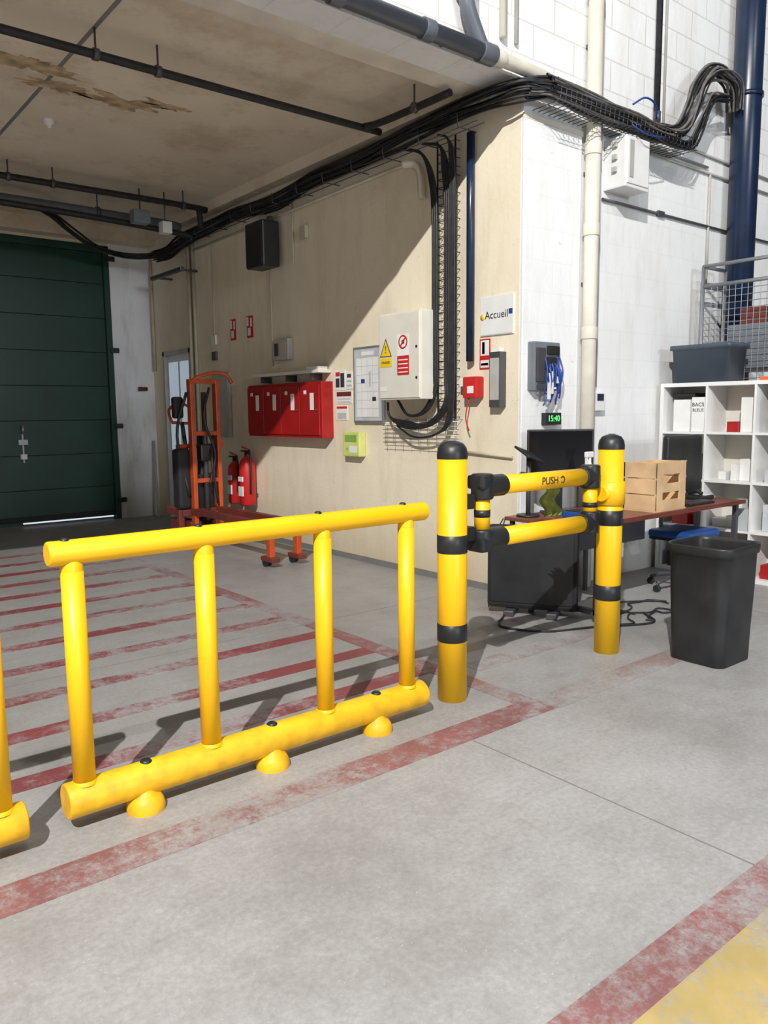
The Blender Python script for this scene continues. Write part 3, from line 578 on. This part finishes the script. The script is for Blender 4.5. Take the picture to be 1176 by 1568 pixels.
loft(b,[rsq(w,d,r_,z,cx,cy) for w,d,r_,z in prof],'blk'); ob=b.done()
b=B('loose_floor_cable')
for i in range(5):
    p0=Vector((4.75+random.random()*.3,3.1+random.random()*.4,.012)); pts=[p0]
    for j in range(7): pts.append(pts[-1]+Vector((random.uniform(-.02,.16),random.uniform(-.12,.12),0)))
    b.tube(pts,.006,'cable',6)
b.tube([(4.35,3.95,.01),(4.1,3.75,.01),(4.25,3.45,.01),(4.6,3.3,.01),(5.0,3.1,.01),(5.2,3.3,.01)],.008,'cable',6); b.done()
b=B('hanging_cable'); b.tube([(4.52,4.10,.73),(4.48,4.14,.5),(4.52,4.16,.3),(4.46,4.15,.1),(4.48,4.2,.012)],.005,'cable',6); b.tube([(4.52,4.12,.72),(4.45,4.18,.55),(4.42,4.15,.35),(4.50,4.2,.2),(4.44,4.2,.012)],.005,'cable',6); b.done()
# ---------------------------------------------------------------- shelf unit
b=B('cube_shelving_unit'); X0,X1=6.84,7.20; Y1=4.22; nc=4; cw=.45; H=1.79; t=.035
Y0=Y1-nc*cw
for i in range(nc+1):
    th=t if i in (0,nc) else .02; yy=Y1-i*cw; b.box((X0,yy-th/2,0),(X1,yy+th/2,H),'wht',.002)
for j in range(5):
    z=j*(H-t)/4; b.box((X0+.001,Y0,z),(X1,Y1,z+(t if j in(0,4) else .02)),'wht',.002)
b.box((X1-.006,Y0,0),(X1,Y1,H),'cab'); b.done()
b=B('shelf_contents')
rh=(H-t)/4
def cell(i,j): return Y1-(i+1)*cw+.02, Y1-i*cw-.02, j*rh+.0355 if j==0 else j*rh+.0205
cols=['pap','wht','pap','blkm','cab','papg','gbox','dmet','pap','red','blk']
for i in range(nc):
    for j in range(4):
        ya,yb,z=cell(i,j)
        if (i,j)==(0,3):
            b.box((X0+.05,ya+.02,z),(X1-.03,ya+.15,z+.32),'pap',.004); b.text('BACS',(X0+.048,ya+.085,z+.25),.05,'ink'); b.text('BLEUS',(X0+.048,ya+.085,z+.2),.04,'ink'); b.box((X0+.06,ya+.17,z),(X1-.03,ya+.34,z+.30),'pap',.004); b.box((X0+.1,ya+.15,z+.32),(X1-.05,ya+.38,z+.36),'blkm',.01); continue
        y=ya+.01
        while y<yb-.05:
            w=random.uniform(.05,.17)
            if y+w>yb-.01: break
            b.box((X0+random.uniform(.03,.15),y,z),(X1-.03,y+w-.004,z+random.uniform(.06,.32)),random.choice(cols),.004); y+=w+random.choice([0,.0,.05])
b.done()
b=B('storage_tote'); zt=H+.001; cxx,cyy=7.02,3.86
loft(b,[rsq(.32,.52,.03,zt,cxx,cyy),rsq(.35,.56,.03,zt+.30,cxx,cyy),rsq(.38,.60,.03,zt+.305,cxx,cyy),rsq(.38,.60,.03,zt+.345,cxx,cyy),rsq(.34,.56,.03,zt+.345,cxx,cyy),rsq(.31,.51,.03,zt+.02,cxx,cyy)],'tote'); b.done()
b=B('traffic_cone'); b.lathe([(.15,0),(.14,.02),(.11,.03),(.02,.36),(.012,.37),(0,.37)],(7.02,3.14,H+.03),'cone'); b.box((6.86,2.98,H+.001),(7.18,3.30,H+.032),'cone',.01); b.lathe([(.083,.12),(.063,.19)],(7.02,3.14,H+.032),'wht'); b.done()
b=B('wire_mesh_cage'); Xc=7.38; ya,yb=1.9,4.15; zt=2.92; dp=.42
for y in (ya,yb,3.45): b.cyl((Xc,y,.0),(Xc,y,zt),.018,'met',seg=12)
for z in (.15,2.73,zt): b.cyl((Xc,ya,z),(Xc,yb,z),.018,'met',seg=12)
for y in (ya,yb):
    b.cyl((Xc+dp,y,0),(Xc+dp,y,zt),.018,'met',seg=12)
    for z in (.15,2.73,zt): b.cyl((Xc,y,z),(Xc+dp,y,z),.018,'met',seg=12)
n=int((yb-ya)/.06)
for i in range(n): b.tube([(Xc,ya+i*.06,.15),(Xc,ya+i*.06,2.73)],.0035,'met',4,1,False,caps=False)
for i in range(43): b.tube([(Xc,ya,.15+i*.06),(Xc,yb,.15+i*.06)],.0035,'met',4,1,False,caps=False)
for z in (.6,1.9): b.box((Xc+.02,ya+.02,z),(Xc+dp-.02,yb-.02,z+.02),'dmet')
b.done()
b=B('stacked_boxes')
for x,y,z,w,d,h,k in [(7.42,3.5,1.921,.33,.4,.42,'gbox'),(7.42,2.5,1.921,.33,.5,.5,'blk'),(7.44,3.55,2.342,.25,.25,.15,'rbr'),(7.42,3.1,1.921,.2,.3,.35,'blkm'),(7.45,3.15,2.272,.2,.2,.3,'pap')]: b.box((x,y,z),(x+w,y+d,z+h),k,.006)
b.done()
# ---------------------------------------------------------------- lamps and added window light
for i,x in enumerate((-4.6,.4,5.4)):
    b=B('high_bay_lamp'); b.lathe([(0,.35),(.08,.35),(.1,.25),(.12,.15),(.20,.06),(.21,.05)],(x,-2.9,9.25),'met'); b.cyl((x,-2.9,9.6),(x,-2.9,10.5),.01,'dmet'); o=b.done()
    l=bpy.data.lights.new('lamp_light','POINT'); l.shadow_soft_size=.06; l.energy=(8600,750,350)[i]; l.color=(1,.975,.94)
    lo=bpy.data.objects.new('lamp_light',l); bpy.context.collection.objects.link(lo); lo.location=(x,-2.9,9.12); lo.parent=o
b=B('added_window')  # unseen window frame and light, added to brighten back wall and front faces
for lo,hi in [((-2.1,-22.1,3.6),(-2,-21.9,6.9)),((4,-22.1,3.6),(4.1,-21.9,6.9)),((-2.1,-22.1,3.5),(4.1,-21.9,3.6)),((-2.1,-22.1,6.9),(4.1,-21.9,7.0)),((.95,-22.1,3.6),(1.05,-22.02,6.9))]: b.box(lo,hi,'cond')
o=b.done(); l=bpy.data.lights.new('added_window_light','AREA'); l.shape='RECTANGLE'; l.size=6; l.size_y=3.2; l.energy=1700; l.color=(.86,.93,1)
lo=bpy.data.objects.new('added_window_light',l); bpy.context.collection.objects.link(lo); lo.location=(1,-21.95,5.25); lo.rotation_euler=(math.radians(90),0,0); lo.parent=o
w=bpy.data.worlds.new('World'); S.world=w; w.use_nodes=True; bg=w.node_tree.nodes['Background']; bg.inputs[0].default_value=(.90,.94,1,1); bg.inputs[1].default_value=.09
# ---------------------------------------------------------------- camera
th=math.radians(7.27);r=math.radians(.6);az=math.radians(51.1)
Fw=Vector((math.cos(az)*math.cos(th),math.sin(az)*math.cos(th),-math.sin(th))); R0=Vector((math.sin(az),-math.cos(az),0)); U0=R0.cross(Fw)
Rc=R0*math.cos(r)-U0*math.sin(r); Uc=R0*math.sin(r)+U0*math.cos(r)
cd=bpy.data.cameras.new('camera'); cd.sensor_width=36; cd.lens=27.55; cam=bpy.data.objects.new('camera',cd); bpy.context.collection.objects.link(cam)
mm=Matrix((Rc,Uc,-Fw)).transposed().to_4x4(); mm.translation=Vector((0,0,1.55)); cam.matrix_world=mm; S.camera=cam
S.view_settings.view_transform='Standard'
